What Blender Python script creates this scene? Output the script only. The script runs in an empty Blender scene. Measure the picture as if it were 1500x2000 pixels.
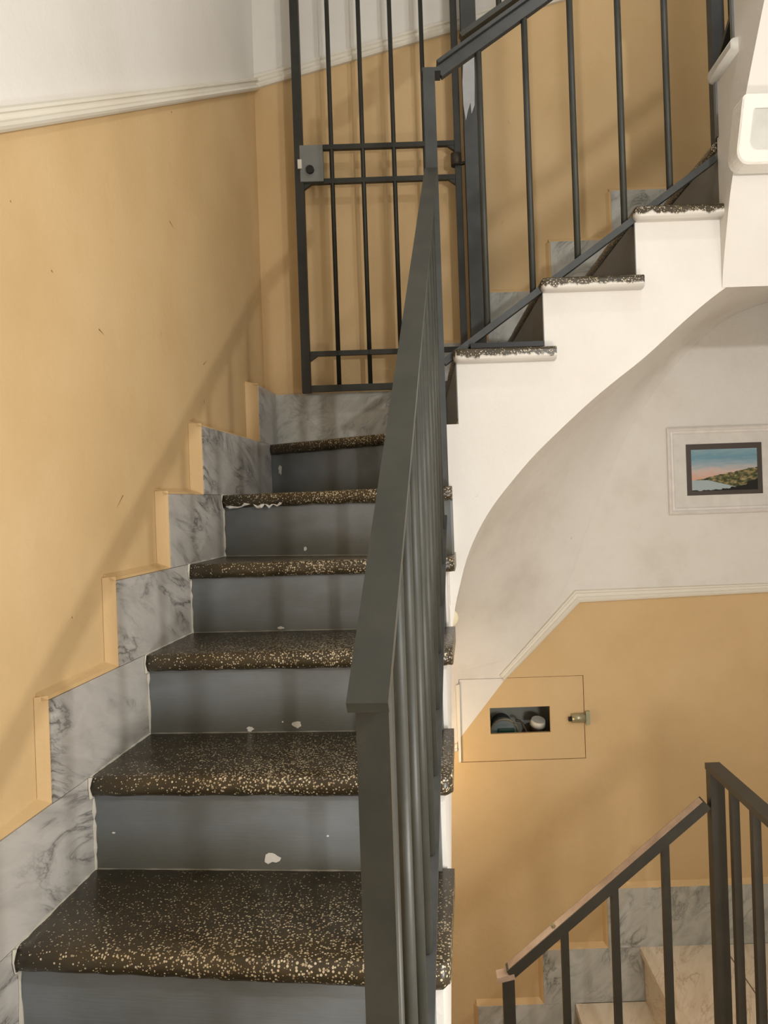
import bpy, bmesh, math, random
from mathutils import Vector, Matrix, geometry
random.seed(7)
C = bpy.context.scene.collection
S = 0.65                    # metres per layout unit (x right, d depth, h above eye level)
EYE = 1.664

# ---------------------------------------------------------------- camera
ROLL = math.atan(.034); CA, SA = math.cos(ROLL), math.sin(ROLL)
CX, CY, F = 820.0, 982.0, 1500.0       # principal point (de-rolled picture) and focal length, 1500x2000 frame
cam = bpy.data.cameras.new('camera'); cam_o = bpy.data.objects.new('camera', cam); C.objects.link(cam_o)
cam.sensor_fit = 'VERTICAL'; cam.sensor_height = 34.6; cam.lens = F/2000*34.6
ppx = CA*(CX-750)+SA*(CY-1000); ppy = -SA*(CX-750)+CA*(CY-1000)
cam.shift_x = -ppx/2000; cam.shift_y = ppy/2000
cam.clip_start = .01
cam_o.matrix_world = Matrix.Translation((0,0,EYE)) @ Matrix.Rotation(math.pi/2,4,'X') @ Matrix.Rotation(-ROLL,4,'Z')
bpy.context.scene.camera = cam_o

def M(x, d, h): return Vector((x*S, d*S, h*S+EYE))

# ---------------------------------------------------------------- world, lamps, exposure
w = bpy.data.worlds.new('world'); bpy.context.scene.world = w; w.use_nodes = True
w.node_tree.nodes['Background'].inputs[0].default_value = (.9,.92,1,1)
w.node_tree.nodes['Background'].inputs[1].default_value = .25
vs = bpy.context.scene.view_settings
vs.view_transform = 'Standard'; vs.look = 'None'; vs.gamma = 1; vs.use_curve_mapping = False
vs.exposure = 0.14
def lamp(name, pos, power, radius, col):
    l = bpy.data.lights.new(name, 'POINT'); l.energy = power; l.shadow_soft_size = radius*S; l.color = col
    o = bpy.data.objects.new(name, l); C.objects.link(o); o.location = M(*pos); return o
lamp('landing_light', (1.25,.60,.86), 34, .028, (1,.99,.97))
lamp('upper_stair_light', (1.05,2.0,3.0), 13, .05, (1,.99,.97))
lamp('lower_wall_fill', (1.0,.8,-1.0), 29, .2, (1,.98,.95))  # unseen fill added mid-air in the stairwell to brighten the lower wall

# ---------------------------------------------------------------- picture ray helpers (layout only)
def ray(x, y):
    dx, dy = x-750, y-1000
    return ((750+CA*dx-SA*dy)-CX)/F, (CY-(1000+SA*dx+CA*dy))/F
def PL(x, y, d): u, v = ray(x, y); return (u*d, d, v*d)         # point at depth d
def LW(x, y, s=.0705, x0=-1.089):                                # point on the marble face of the left wall
    u, v = ray(x, y); d = x0/(u-s); return (x0+s*d, d, v*d)
def wx(d): return -1.089+.0705*d                                 # marble face of the left wall
def px_(d): return -1.0848+.0527*d                               # plaster face of the left wall
DB = 4.35; DP = 4.32; DF = 3.13                                  # back plaster, back marble, upper flight face

# ---------------------------------------------------------------- materials
def lin(r, g, b):
    f = lambda c: (c/255/12.92) if c/255 <= .04045 else ((c/255+.055)/1.055)**2.4
    return (f(r), f(g), f(b), 1)
class Mat:
    def __init__(s, name, rough=.6, spec=.4, metal=0):
        s.m = bpy.data.materials.new(name); s.m.use_nodes = True; s.t = s.m.node_tree; s.b = s.t.nodes['Principled BSDF']
        s.b.inputs['Roughness'].default_value = rough; s.b.inputs['Metallic'].default_value = metal
        s.b.inputs['Specular IOR Level'].default_value = spec
    def n(s, typ, **kw):
        x = s.t.nodes.new(typ)
        for k, v in kw.items(): setattr(x, k, v)
        return x
    def l(s, a, b): s.t.links.new(a, b)
    def co(s, kind='Object'): return s.n('ShaderNodeTexCoord').outputs[kind]
    def noise(s, vec, scale, detail=4, rough=.55, dist=0):
        x = s.n('ShaderNodeTexNoise'); x.inputs['Scale'].default_value = scale; x.inputs['Detail'].default_value = detail
        x.inputs['Roughness'].default_value = rough; x.inputs['Distortion'].default_value = dist
        if vec is not None: s.l(vec, x.inputs['Vector'])
        return x.outputs['Fac']
    def ramp(s, fac, stops):
        x = s.n('ShaderNodeValToRGB'); e = x.color_ramp.elements
        while len(e) < len(stops): e.new(.5)
        for q, (p, c) in zip(e, stops): q.position = p; q.color = c if len(c) == 4 else (*c, 1)
        s.l(fac, x.inputs['Fac']); return x.outputs['Color']
    def mix(s, fac, a, b, mode='MIX'):
        x = s.n('ShaderNodeMix'); x.data_type = 'RGBA'; x.blend_type = mode
        for v, i in ((fac, x.inputs[0]), (a, x.inputs[6]), (b, x.inputs[7])):
            if isinstance(v, (int, float)): i.default_value = v
            elif isinstance(v, tuple): i.default_value = v
            else: s.l(v, i)
        return x.outputs[2]
    def math(s, op, a, b=None):
        x = s.n('ShaderNodeMath', operation=op)
        for v, i in ((a, x.inputs[0]), (b, x.inputs[1])):
            if v is None: continue
            if isinstance(v, (int, float)): i.default_value = v
            else: s.l(v, i)
        return x.outputs[0]
    def vscale(s, vec, sc):
        x = s.n('ShaderNodeMapping'); x.inputs['Scale'].default_value = sc; s.l(vec, x.inputs['Vector']); return x.outputs[0]
    def rot(s, vec, r):
        x = s.n('ShaderNodeMapping'); x.inputs['Rotation'].default_value = r; s.l(vec, x.inputs['Vector']); return x.outputs[0]
    def color(s, c):
        if isinstance(c, tuple): s.b.inputs['Base Color'].default_value = c
        else: s.l(c, s.b.inputs['Base Color'])
        return s
    def bump(s, h, strength=.2, dist=.002):
        x = s.n('ShaderNodeBump'); x.inputs['Strength'].default_value = strength; x.inputs['Distance'].default_value = dist
        s.l(h, x.inputs['Height']); s.l(x.outputs[0], s.b.inputs['Normal']); return s

def plaster(name, base, dark, light, stipple=.25, rough=.62):
    m = Mat(name, rough, .3); c = m.co()
    col = m.ramp(m.noise(c, 2.3, 6, .6), [(.3, dark), (.5, base), (.72, light)])
    sc = m.ramp(m.noise(m.vscale(c, (30,30,30)), 1, 3, .5, .6), [(.70, (0,0,0)), (.74, (1,1,1))])
    sc2 = m.math('MULTIPLY', sc, m.ramp(m.noise(c, 7, 2), [(.60, (0,0,0)), (.68, (1,1,1))]))
    col = m.mix(m.math('MULTIPLY', sc2, .35), col, tuple(q*.45 for q in dark[:3])+(1,))
    m.color(col); m.bump(m.math('ADD', m.noise(c, 55, 5, .6), m.math('MULTIPLY', m.noise(c, 5, 3), 2.0)), stipple, .004); return m.m
YEL = plaster('ochre_paint', lin(209,178,131), lin(201,170,122), lin(214,185,140))
WHT = plaster('white_paint', lin(226,222,215), lin(220,215,207), lin(230,227,221))
STIP = plaster('stippled_white_paint', lin(224,219,211), lin(208,200,190), lin(229,226,220), .55)
TRIMM = plaster('trim_paint', lin(228,222,208), lin(220,212,196), lin(232,228,216), .1, .5)

def riser_mat(name='riser_paint'):
    m = Mat(name, .42, .4); c = m.co()
    col = m.ramp(m.noise(c, 3.2, 5, .55), [(.30, lin(104,109,111)), (.5, lin(119,124,128)), (.68, lin(130,135,139))])
    dirt = m.ramp(m.noise(m.vscale(c, (1,1,2.2)), 4.1, 4, .6), [(.42, (0,0,0)), (.64, (1,1,1))])
    gz = m.n('ShaderNodeSeparateXYZ'); m.l(m.co('Generated'), gz.inputs[0])
    kick = m.ramp(m.math('ADD', gz.outputs['Z'], m.math('MULTIPLY', m.math('SUBTRACT', m.noise(c, 5, 4), .5), .8)), [(.1, (1,1,1)), (.6, (0,0,0))])
    col = m.mix(m.math('MULTIPLY', m.math('MAXIMUM', m.math('MULTIPLY', dirt, .6), kick), .7), col, lin(90,88,74))
    m.color(col); m.bump(m.noise(m.vscale(c, (3,3,60)), 6, 3), .12, .002); return m.m
RIS = riser_mat()
def marble(name, base, vein, light, scale=5, veinw=1.0, stripe=(0,.6,0)):
    m = Mat(name, .28, .45); c = m.co()
    oi = m.n('ShaderNodeObjectInfo'); add = m.n('ShaderNodeVectorMath', operation='ADD')
    sc = m.n('ShaderNodeVectorMath', operation='SCALE'); sc.inputs['Scale'].default_value = 37
    cb = m.n('ShaderNodeCombineXYZ')
    for i in range(3): m.l(oi.outputs['Random'], cb.inputs[i])
    m.l(cb.outputs[0], sc.inputs[0]); m.l(c, add.inputs[0]); m.l(sc.outputs[0], add.inputs[1])
    v = m.vscale(m.rot(add.outputs[0], (.5, .75, .5)), (1, .42, 2.2))
    cloud = m.ramp(m.noise(v, scale, 6, .6, .5), [(.3, base), (.5, light), (.72, base)])
    vn = m.math('ABSOLUTE', m.math('SUBTRACT', m.noise(v, scale*.9, 5, .62, .9), .5))
    vm = m.ramp(vn, [(0, (1,1,1)), (.012*veinw, (.45,.45,.45)), (.05*veinw, (0,0,0))])
    vm = m.math('MULTIPLY', vm, m.ramp(m.noise(add.outputs[0], 6, 2), [(.38, (0,0,0)), (.62, (1,1,1))]))
    col = m.mix(m.math('MULTIPLY', vm, .9), cloud, vein)
    m.color(col); m.bump(m.noise(c, 40, 2), .03, .001); return m.m
MAR = marble('grey_marble', lin(160,156,150), lin(74,72,70), lin(186,182,175), 7, 1.4)
MAR2 = marble('pale_marble', lin(166,166,158), lin(104,104,96), lin(192,191,183), 6, 1.4)
PEA = marble('peach_marble', lin(208,190,164), lin(170,142,116), lin(226,212,190), 9, .6)

def terrazzo(name, paint=False):
    m = Mat(name, .34, .5); c = m.co(); uv = m.co('UV')
    sep = m.n('ShaderNodeSeparateXYZ'); m.l(uv, sep.inputs[0])
    vo = m.n('ShaderNodeTexVoronoi'); vo.feature = 'F1'; vo.inputs['Scale'].default_value = 230
    m.l(c, vo.inputs['Vector'])
    dist = vo.outputs['Distance']; rnd = m.n('ShaderNodeSeparateColor'); m.l(vo.outputs['Color'], rnd.inputs[0])
    # wear: most on the nosing and in the middle of the walking line
    nose = m.ramp(sep.outputs['Y'], [(.0, (.4,.4,.4)), (.05, (1,1,1)), (.13, (.8,.8,.8)), (.7, (.62,.62,.62)), (1, (.30,.30,.30))])
    side = m.ramp(sep.outputs['X'], [(0, (.42,.42,.42)), (.22, (.75,.75,.75)), (.5, (1,1,1)), (1, (1,1,1))])
    wear = m.math('MULTIPLY', m.math('MULTIPLY', nose, side), m.math('ADD', m.noise(c, 9, 3), .5))
    size = m.math('ADD', m.math('MULTIPLY', wear, .24), m.math('MULTIPLY', rnd.outputs[0], .30))
    if paint: wear = m.math('ADD', m.math('MULTIPLY', m.noise(c, 9, 3), .8), .35)
    chip = m.math('LESS_THAN', dist, m.math('SUBTRACT', size, .02))
    present = m.math('LESS_THAN', rnd.outputs[1], m.math('ADD', m.math('MULTIPLY', wear, 1.15), .1))
    chip = m.math('MULTIPLY', chip, present)
    matrix = m.ramp(m.noise(c, 12, 4), [(.3, lin(50,43,29)), (.7, lin(68,59,42))])
    chipc = m.ramp(rnd.outputs[2], [(0, lin(176,160,128)), (.5, lin(214,202,176)), (1, lin(150,130,100))])
    col = m.mix(chip, matrix, chipc)
    if paint:
        z = m.n('ShaderNodeSeparateXYZ'); m.l(m.co('UV'), z.inputs[0])
        e = m.math('ADD', z.outputs['Y'], m.math('MULTIPLY', m.math('SUBTRACT', m.noise(m.vscale(c, (1,1,.35)), 60, 4), .5), .9))
        pm = m.ramp(e, [(.30, (1,1,1)), (.44, (0,0,0))])
        col = m.mix(pm, col, lin(214,208,198))
    m.color(col); m.bump(m.math('ADD', m.math('MULTIPLY', chip, .4), m.noise(c, 30, 3)), .12, .002); return m.m
TER = terrazzo('terrazzo'); TERP = terrazzo('terrazzo_end_with_paint', True)

def metal_paint(name, a, b, rough=.5, rust=0):
    m = Mat(name, rough, .5); c = m.co()
    col = m.ramp(m.noise(c, 14, 5, .6), [(.35, a), (.7, b)])
    if rust:
        col = m.mix(m.ramp(m.noise(c, 9, 5, .65), [(.55, (0,0,0)), (.7, (rust,)*3)]), col, lin(178,146,120))
    m.color(col); m.bump(m.noise(c, 90, 4), .18, .0015); return m.m
IRON = metal_paint('dark_iron_paint', lin(48,49,43), lin(60,60,53))
IRONB = metal_paint('slate_iron_paint', lin(52,54,53), lin(66,68,68))
GATEM = metal_paint('black_green_gate_paint', lin(30,31,25), lin(42,42,34))
WORN_LIT = metal_paint('worn_lit_rail_paint', lin(160,134,112), lin(196,168,146), .32, .5)  # worn brown, lightened further to paint in light falling from above
LOWI = metal_paint('brown_green_iron_paint', lin(48,44,34), lin(60,54,43))
def simple(name, col, rough=.5, metal=0, emit=0, n=0):
    m = Mat(name, rough, .4, metal)
    c = m.co(); m.color(m.ramp(m.noise(c, 25, 4), [(.3, tuple(q*.88 for q in col[:3])+(1,)), (.7, col)]))
    if emit: m.b.inputs['Emission Color'].default_value = col; m.b.inputs['Emission Strength'].default_value = emit
    return m.m
PRIM = simple('grey_primer', lin(176,178,180), .7)
LOCK = simple('lock_plate_grey', lin(122,124,120), .5)
CAULK = simple('white_caulk', lin(206,200,186), .8)
GROUT = simple('grey_grout', lin(128,124,112), .8)
SPILT = simple('spilt_white_paint', lin(206,202,192), .7)
CHIP = simple('bare_plaster', lin(226,222,214), .9)
BLACK = simple('black_rubber', lin(24,23,20), .6)
CREAM = simple('cream_plastic', lin(226,214,182), .5)
WBOX = plaster('white_box_paint', lin(236,232,224), lin(226,221,212), lin(240,238,232), .7)
GBOX = simple('pale_grey_panel', lin(206,206,198), .55)
INNER = simple('cupboard_inside', lin(186,188,176), .8)
GREEN = simple('green_dial', lin(20,64,48), .4)
BRASS = simple('latch_metal', lin(176,172,140), .35, .6)
CAPW = simple('white_cap', lin(222,216,204), .45)
FRAME = simple('white_frame_paint', lin(232,226,220), .45)
MATB = simple('picture_mat', lin(226,222,214), .8)
DARKM = simple('dark_print_border', lin(70,62,56), .7)

# ---------------------------------------------------------------- mesh helpers
def obj(name, bm, mats, parent=None, smooth=False):
    me = bpy.data.meshes.new(name); bmesh.ops.recalc_face_normals(bm, faces=bm.faces); bm.to_mesh(me); bm.free()
    for m in (mats if isinstance(mats, (list, tuple)) else [mats]): me.materials.append(m)
    if smooth:
        for p in me.polygons: p.use_smooth = len(p.vertices) == 4 or smooth == 'all'
    o = bpy.data.objects.new(name, me); C.objects.link(o)
    if parent is not None: o.parent = parent
    return o
def tag(o, label=None, cat=None, group=None, kind=None):
    for k, v in (('label', label), ('category', cat), ('group', group), ('kind', kind)):
        if v: o[k] = v
    return o
def thing(name, label, cat, group=None, kind=None):
    o = bpy.data.objects.new(name, None); o.empty_display_size = .05; C.objects.link(o); return tag(o, label, cat, group, kind)
def settle(root, p):
    """put the empty at the thing's base without moving its parts"""
    v = M(*p); root.location = v
    for c in root.children: c.location = c.location - v if c.parent == root else c.location
def loft(bm, rings, closed=True, caps=True, mat=0, capmat=None):
    vs = [[bm.verts.new(p) for p in r] for r in rings]; n = len(rings[0]); fs = []
    for a, b in zip(vs, vs[1:]):
        for i in range(n if closed else n-1):
            f = bm.faces.new((a[i], a[(i+1) % n], b[(i+1) % n], b[i])); f.material_index = mat; fs.append(f)
    if caps and closed:
        f = bm.faces.new(vs[0][::-1]); f.material_index = mat
        f = bm.faces.new(vs[-1]); f.material_index = mat if capmat is None else capmat
    return fs
def box8(bm, a, b):
    """hexahedron from two quads (lists of 4 layout points)"""
    loft(bm, [[M(*p) for p in a], [M(*p) for p in b]])
def bevel(bm, off, seg=2):
    bmesh.ops.bevel(bm, geom=[e for e in bm.edges if e.calc_face_angle(0) > .6], offset=off*S, segments=seg, profile=.6, affect='EDGES', clamp_overlap=True)
def bar(p0, p1, wdt, thk, side=None, bev=.004, bm=None, end=None):
    """rectangular bar between two layout points; side = width direction"""
    own = bm is None
    bm = bm or bmesh.new(); a, b = M(*p0), M(*p1); t = (b-a).normalized()
    sd = Vector(side) if side else Vector((1,0,0)); sd = (sd - t*sd.dot(t)).normalized(); up = t.cross(sd)
    w2, t2 = wdt*S/2, thk*S/2
    n0 = len(bm.verts)
    loft(bm, [[p+sd*x+up*y for x, y in ((-w2,-t2),(w2,-t2),(w2,t2),(-w2,t2))] for p in (a, b)])
    if bev and own: bevel(bm, bev)
    return bm
def rod(p0, p1, r, n=10, bm=None, r2=None):
    bm = bm or bmesh.new(); a, b = M(*p0), M(*p1); t = (b-a).normalized()
    s = t.orthogonal().normalized(); u = t.cross(s)
    loft(bm, [[p+(s*math.cos(2*math.pi*i/n)+u*math.sin(2*math.pi*i/n))*q*S for i in range(n)] for p, q in ((a, r), (b, r2 or r))])
    return bm
def tube(pts, r, jit=0, n=6, bm=None):
    bm = bm or bmesh.new(); P = [M(*p) for p in pts]; rings = []
    for i, p in enumerate(P):
        t = (P[min(i+1, len(P)-1)]-P[max(i-1, 0)]).normalized(); s = t.orthogonal().normalized(); u = t.cross(s)
        q = r*S*(1+random.uniform(-jit, jit))
        rings.append([p+(s*math.cos(2*math.pi*k/n)+u*math.sin(2*math.pi*k/n))*q for k in range(n)])
    loft(bm, rings); return bm
def prism(pts, off, bm=None, mats=(0,0,0)):
    """n-gon of layout points extruded by a layout offset; mats = front, side, back"""
    bm = bm or bmesh.new(); o = Vector(off)
    a = [bm.verts.new(M(*p)) for p in pts]; b = [bm.verts.new(M(*(Vector(p)+o))) for p in pts]; n = len(pts)
    f = bm.faces.new(a); f.material_index = mats[0]
    f = bm.faces.new(b[::-1]); f.material_index = mats[2]
    for i in range(n):
        f = bm.faces.new((a[i], b[i], b[(i+1) % n], a[(i+1) % n])); f.material_index = mats[1]
    return bm
def lerp(a, b, t): return tuple(x+(y-x)*t for x, y in zip(a, b))
def cat(pts, k=6):
    out = []
    for i in range(len(pts)-1):
        p0, p1, p2, p3 = (Vector(pts[max(min(j, len(pts)-1), 0)]) for j in (i-1, i, i+1, i+2))
        for s in range(k):
            t = s/k
            out.append(tuple(.5*((2*p1)+(p2-p0)*t+(2*p0-5*p1+4*p2-p3)*t*t+(3*p1-p0-3*p2+p3)*t**3)))
    return out+[tuple(pts[-1])]
def cdt_wall(outer, lines, hole, classify, place, back, grid=0):
    """flat wall cut along painted boundaries; place(u,v)->layout point, back = layout offset of its rear face"""
    v, e = [], []
    def poly(pts, close):
        s = len(v); v.extend(Vector(p) for p in pts)
        e.extend((s+i, s+i+1) for i in range(len(pts)-1))
        if close: e.append((len(v)-1, s))
    poly(outer, True)
    for l in lines: poly(l, False)
    if hole: poly(hole, True)
    V, E, Fs, *_ = geometry.delaunay_2d_cdt(v, e, [], 0, 1e-6)
    bm = bmesh.new(); A = [bm.verts.new(M(*place(p.x, p.y))) for p in V]; fs = []
    for f in Fs:
        c = sum((V[i] for i in f), Vector((0,0)))/len(f); k = classify(c.x, c.y)
        if k is None: continue
        q = bm.faces.new([A[i] for i in f]); q.material_index = k; fs.append(q)
    if back:
        o = M(*back)-M(0,0,0)
        r = bmesh.ops.extrude_face_region(bm, geom=fs)
        nv = [x for x in r['geom'] if isinstance(x, bmesh.types.BMVert)]
        for x in nv: x.co += o
        nf = [x for x in r['geom'] if isinstance(x, bmesh.types.BMFace)]
    for x in [x for x in bm.verts if not x.link_faces]: bm.verts.remove(x)
    return bm
def interp(pts):
    def f(x):
        if x <= pts[0][0]: p, q = pts[0], pts[1]
        elif x >= pts[-1][0]: p, q = pts[-2], pts[-1]
        else:
            for p, q in zip(pts, pts[1:]):
                if p[0] <= x <= q[0]: break
        return p[1]+(q[1]-p[1])*(x-p[0])/(q[0]-p[0])
    return f

# ---------------------------------------------------------------- levels of the steps (tread top and underside)
TH = .055
def level(k):                      # underside of nosing k
    return -1.049+.2617*(k-1) if k <= 4 else {5: .002, 6: .28}.get(k, .28+.2755*(k-6))
FLOOR = -2.547; XR = 2.1

# ================================================================ ROOM
lt_bot = [PL(*p, 1) for p in ()]
def LPp(x, y): return LW(x, y, .0527, -1.0848)
tb0, tb1 = LPp(0, 258), LPp(490, 178); tt0, tt1 = LPp(0, 207), LPp(490, 152)
trimL = interp([(tb0[1], tb0[2]), (tb1[1], tb1[2])]); trimLt = interp([(tt0[1], tt0[2]), (tt1[1], tt1[2])])
bb0, bb1 = PL(490, 178, DB), PL(880, 66, DB); bt0, bt1 = PL(490, 152, DB), PL(880, 40, DB)
trimB = interp([(bb0[0], bb0[2]), (bb1[0], bb1[2])]); trimBt = interp([(bt0[0], bt0[2]), (bt1[0], bt1[2])])
D0 = -2.2; TOP = 4.6; BOT = -4.3
wl = cdt_wall([(D0,BOT),(DB,BOT),(DB,TOP),(D0,TOP)], [[(D0,trimL(D0)),(DB,trimL(DB))]], None,
              lambda d, h: 1 if h > trimL(d) else 0, lambda d, h: (px_(d), d, h), (-.15,0,0))
tag(obj('wall_left', wl, [YEL, WHT]), kind='structure')

XL = px_(DB)
hp = [PL(x, y, DB) for x, y in ((896,1326),(1139,1320),(1145,1480),(901,1491))]     # cupboard door outline
hx0, hx1 = (hp[0][0]+hp[3][0])/2, (hp[1][0]+hp[2][0])/2; hz1, hz0 = (hp[0][2]+hp[1][2])/2, (hp[2][2]+hp[3][2])/2
lowpts = [(XL,-2.5),(.187,-1.345)]+[PL(x, y, DB)[::2] for x, y in ((985,1328),(1131,1176))]+[(PL(1500,1156,DB)[0], PL(1500,1156,DB)[2]),(XR+.01,-.47)]
low = interp(lowpts)
mid = interp([(XL,0),(.15,.05),(XR,1.42)])
def cls_back(x, h):
    if hx0 < x < hx1 and hz0 < h < hz1: return None
    if h > trimB(x): return 1
    if h > mid(x): return 0
    if h > low(x): return 2
    return 0
g = .008
wb = cdt_wall([(XL,BOT),(XR,BOT),(XR,TOP),(XL,TOP)],
              [[(XL,trimB(XL)),(XR,trimB(XR))], [(XL,0),(.15,.05),(XR,1.42)], [(min(x, XR),h) for x, h in lowpts]],
              [(hx0,hz0),(hx1,hz0),(hx1,hz1),(hx0,hz1)], cls_back, lambda x, h: (x, DB, h), (0,.3,0))
wall_back = tag(obj('wall_back', wb, [YEL, WHT, STIP]), kind='structure')
bm = bmesh.new(); box8(bm, [(XR,D0,BOT),(XR,DB+.3,BOT),(XR,DB+.3,TOP),(XR,D0,TOP)], [(XR+.2,D0,BOT),(XR+.2,DB+.3,BOT),(XR+.2,DB+.3,TOP),(XR+.2,D0,TOP)])
tag(obj('wall_right', bm, WHT), kind='structure')
bm = bmesh.new(); box8(bm, [(-1.5,D0-.2,BOT),(XR+.2,D0-.2,BOT),(XR+.2,D0-.2,TOP),(-1.5,D0-.2,TOP)], [(-1.5,D0,BOT),(XR+.2,D0,BOT),(XR+.2,D0,TOP),(-1.5,D0,TOP)])
tag(obj('wall_front', bm, WHT), kind='structure')
bm = bmesh.new(); box8(bm, [(-1.5,D0-.2,TOP),(XR+.2,D0-.2,TOP),(XR+.2,DB+.3,TOP),(-1.5,DB+.3,TOP)], [(-1.5,D0-.2,TOP+.2),(XR+.2,D0-.2,TOP+.2),(XR+.2,DB+.3,TOP+.2),(-1.5,DB+.3,TOP+.2)])
tag(obj('ceiling', bm, WHT), kind='structure')

# landing floor with its tiles
LX = 1.154; FB = FLOOR-.035
bm = prism([(-1.25,D0,FB),(XR,D0,FB),(XR,DB,FB),(LX+.03,DB,FB),(LX+.03,.95,FB),(-1.25,.95,FB)], (0,0,-.22), mats=(0,1,1))
floor = tag(obj('floor', bm, [CAULK, WHT]), kind='structure')
def slab(name, x0, x1, d0, d1, top, thk, mat, parent, bev=.006, nose=False):
    b = bmesh.new(); box8(b, [(x0,d0,top-thk),(x1,d0,top-thk),(x1,d1,top-thk),(x0,d1,top-thk)], [(x0,d0,top),(x1,d0,top),(x1,d1,top),(x0,d1,top)])
    bevel(b, bev); return obj(name, b, mat, parent)
jx = PL(1432,1876,1); jx = jx[0]*FLOOR/jx[2]
for i, (a, b_) in enumerate(((3.62,DB-.03),(2.6,3.615),(1.58,2.595),(.95,1.575))):
    slab('edge_slab', LX, jx-.004, a, b_, FLOOR, .035, PEA, floor)
rows = [DB-.03, 3.93, 3.46, 2.99, 2.52, 2.05, 1.58, 1.11, .64]
cols = [jx+.004, jx+.46, XR]
for r0, r1 in zip(rows[1:], rows):
    for c0, c1 in zip(cols, cols[1:]):
        slab('tile', c0, c1-.006, r0+.003, r1-.003, FLOOR, .035, PEA, floor, .003)
slab('tile', -1.0, XR, D0, .632, FLOOR, .034, PEA, floor, .003)
bm = bmesh.new(); box8(bm, [(-1.5,D0,BOT),(XR,D0,BOT),(XR,DB,BOT),(-1.5,DB,BOT)], [(-1.5,D0,BOT-.2),(XR,D0,BOT-.2),(XR,DB,BOT-.2),(-1.5,DB,BOT-.2)])
tag(obj('floor', bm, PEA), kind='structure')

# old scuffs in the left wall's paint
SCUF = simple('scuff_brown', lin(146,104,66), .8)
for (ax, ay), (bx_, by) in (((331,432),(340,447)),((397,712),(404,705)),((100,528),(104,533)),((193,643),(203,654)),((334,218),(337,221)),((140,1205),(142,1208)),((20,392),(22,396)),((398,781),(399,790)),((240,968),(228,992))):
    p, q = LPp(ax, ay), LPp(bx_, by); p = (p[0]-.001, p[1], p[2]); q = (q[0]-.001, q[1], q[2])
    obj('scuff_mark', rod(p, q, .0028, 6, r2=.0012), SCUF, bpy.data.objects['wall_left'])
# dado trims (moulded plaster strips)
def trim(name, path, nrm, hgt, proud=.03):
    """path of (bottom layout point, top layout point); nrm = layout normal"""
    n = Vector(nrm).normalized(); prof = [(0,0),(0,.6),(.12,.85),(.26,1),(.40,.75),(.46,.45),(.70,.40),(.78,.7),(.92,.7),(1,0)]
    b = bmesh.new()
    loft(b, [[M(*(Vector(lerp(lo, hi, t))+n*proud*q)) for t, q in prof] for lo, hi in path])
    return tag(obj(name, b, TRIMM), kind='structure')
wn = Vector((1,-.0527,0))
trim('trim_1', [((px_(d)-.001,d,trimL(d)),(px_(d)-.001,d,trimLt(d))) for d in (D0,1.0,2.0,3.0,DB)], wn, 0, .04)
trim('trim_2', [((x,DB,trimB(x)),(x,DB,trimBt(x))) for x in (XL,0,.8,XR)], (0,-1,0), 0, .03)
tp = [PL(985,1328,DB), PL(1131,1176,DB), PL(1500,1156,DB)]
tq = [PL(976,1317,DB), PL(1122,1152,DB), PL(1500,1138,DB)]
trim('trim_3', list(zip(tp[:2], tq[:2])), (0,-1,0), 0, .025)
trim('trim_4', [(tp[1], tq[1]), (tp[2], tq[2]), ((XR,DB,tp[2][2]+.01),(XR,DB,tq[2][2]+.01))], (0,-1,0), 0, .025)
e0, e1 = PL(862,1462,DB), PL(893,1466,DB); f0, f1 = PL(862,1440,DB), PL(893,1450,DB)
trim('trim_5', [((e0[0]-.5,DB,e0[2]-.2),(f0[0]-.5,DB,f0[2]-.2)), (e1, f1)], (0,-1,0), 0, .025)

# ================================================================ marble skirting panels
base_left = thing('baseboard_left', None, None, kind='structure')
base_back = thing('baseboard_back', None, None, kind='structure')
base_low = thing('baseboard_back', None, None, kind='structure')
wall_fil = tag(bpy.data.objects['wall_left'])
def panel(parent, quad, inn, mat=MAR):
    b = prism(quad, inn); bevel(b, .003, 1); return obj('skirting_panel', b, mat, parent)
def fillet_left(d0, h0, d1, h1, top=True, left=True):
    """ochre plaster return at the near edge and along the top of a proud marble panel"""
    b = bmesh.new(); r = .022
    if left:
        ring = lambda h: [M(wx(d0)-.004,d0-.001,h), M(wx(d0)-.012,d0-.008,h), M(px_(d0)-.0,d0-r,h), M(px_(d0)-.01,d0-.001,h)]
        loft(b, [ring(h0), ring(h1+.012)])
    if top:
        ring = lambda d: [M(wx(d)-.004,d,h1+.001), M(wx(d)-.012,d,h1+.008), M(px_(d),d,h1+r), M(px_(d)-.01,d,h1+.001)]
        loft(b, [ring(d0-.012), ring(d1)])
    return obj('plaster_fillet', b, YEL, wall_fil)
# near flight: panel k stands on tread k, from a little before its nosing to the riser above
LN = {1:1.753, 2:2.117, 3:2.497, 4:2.901, 5:3.312, 6:4.137}
for k in range(-3, 1): LN[k] = 1.753+.372*(k-1)
PLEFT = {1:1.56, 2:1.945, 3:2.33, 4:2.751, 5:3.114, 6:3.963}
for k in range(-3, 1): PLEFT[k] = LN[k]-.17
def ptop(k): return .627 if k == 6 else level(k+1)+TH
for k in range(-2, 7):
    d0 = PLEFT[k]; d1 = LN[k+1]+.03 if k < 6 else 4.30
    hb = level(k)+TH; ht = ptop(k)
    # the panel is an L: over the previous panel's top in front of the nosing, down to the tread behind it
    q = [(d0,max(hb,ptop(k-1))+.002),(d1,hb),(d1,ht),(d0,ht)]
    nx = PLEFT[k+1] if k < 6 else d1
    panel(base_left, [(wx(d), d, h) for d, h in q], (-.09,0,0))
    fillet_left(d0, q[0][1], min(nx, d1), ht)
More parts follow.
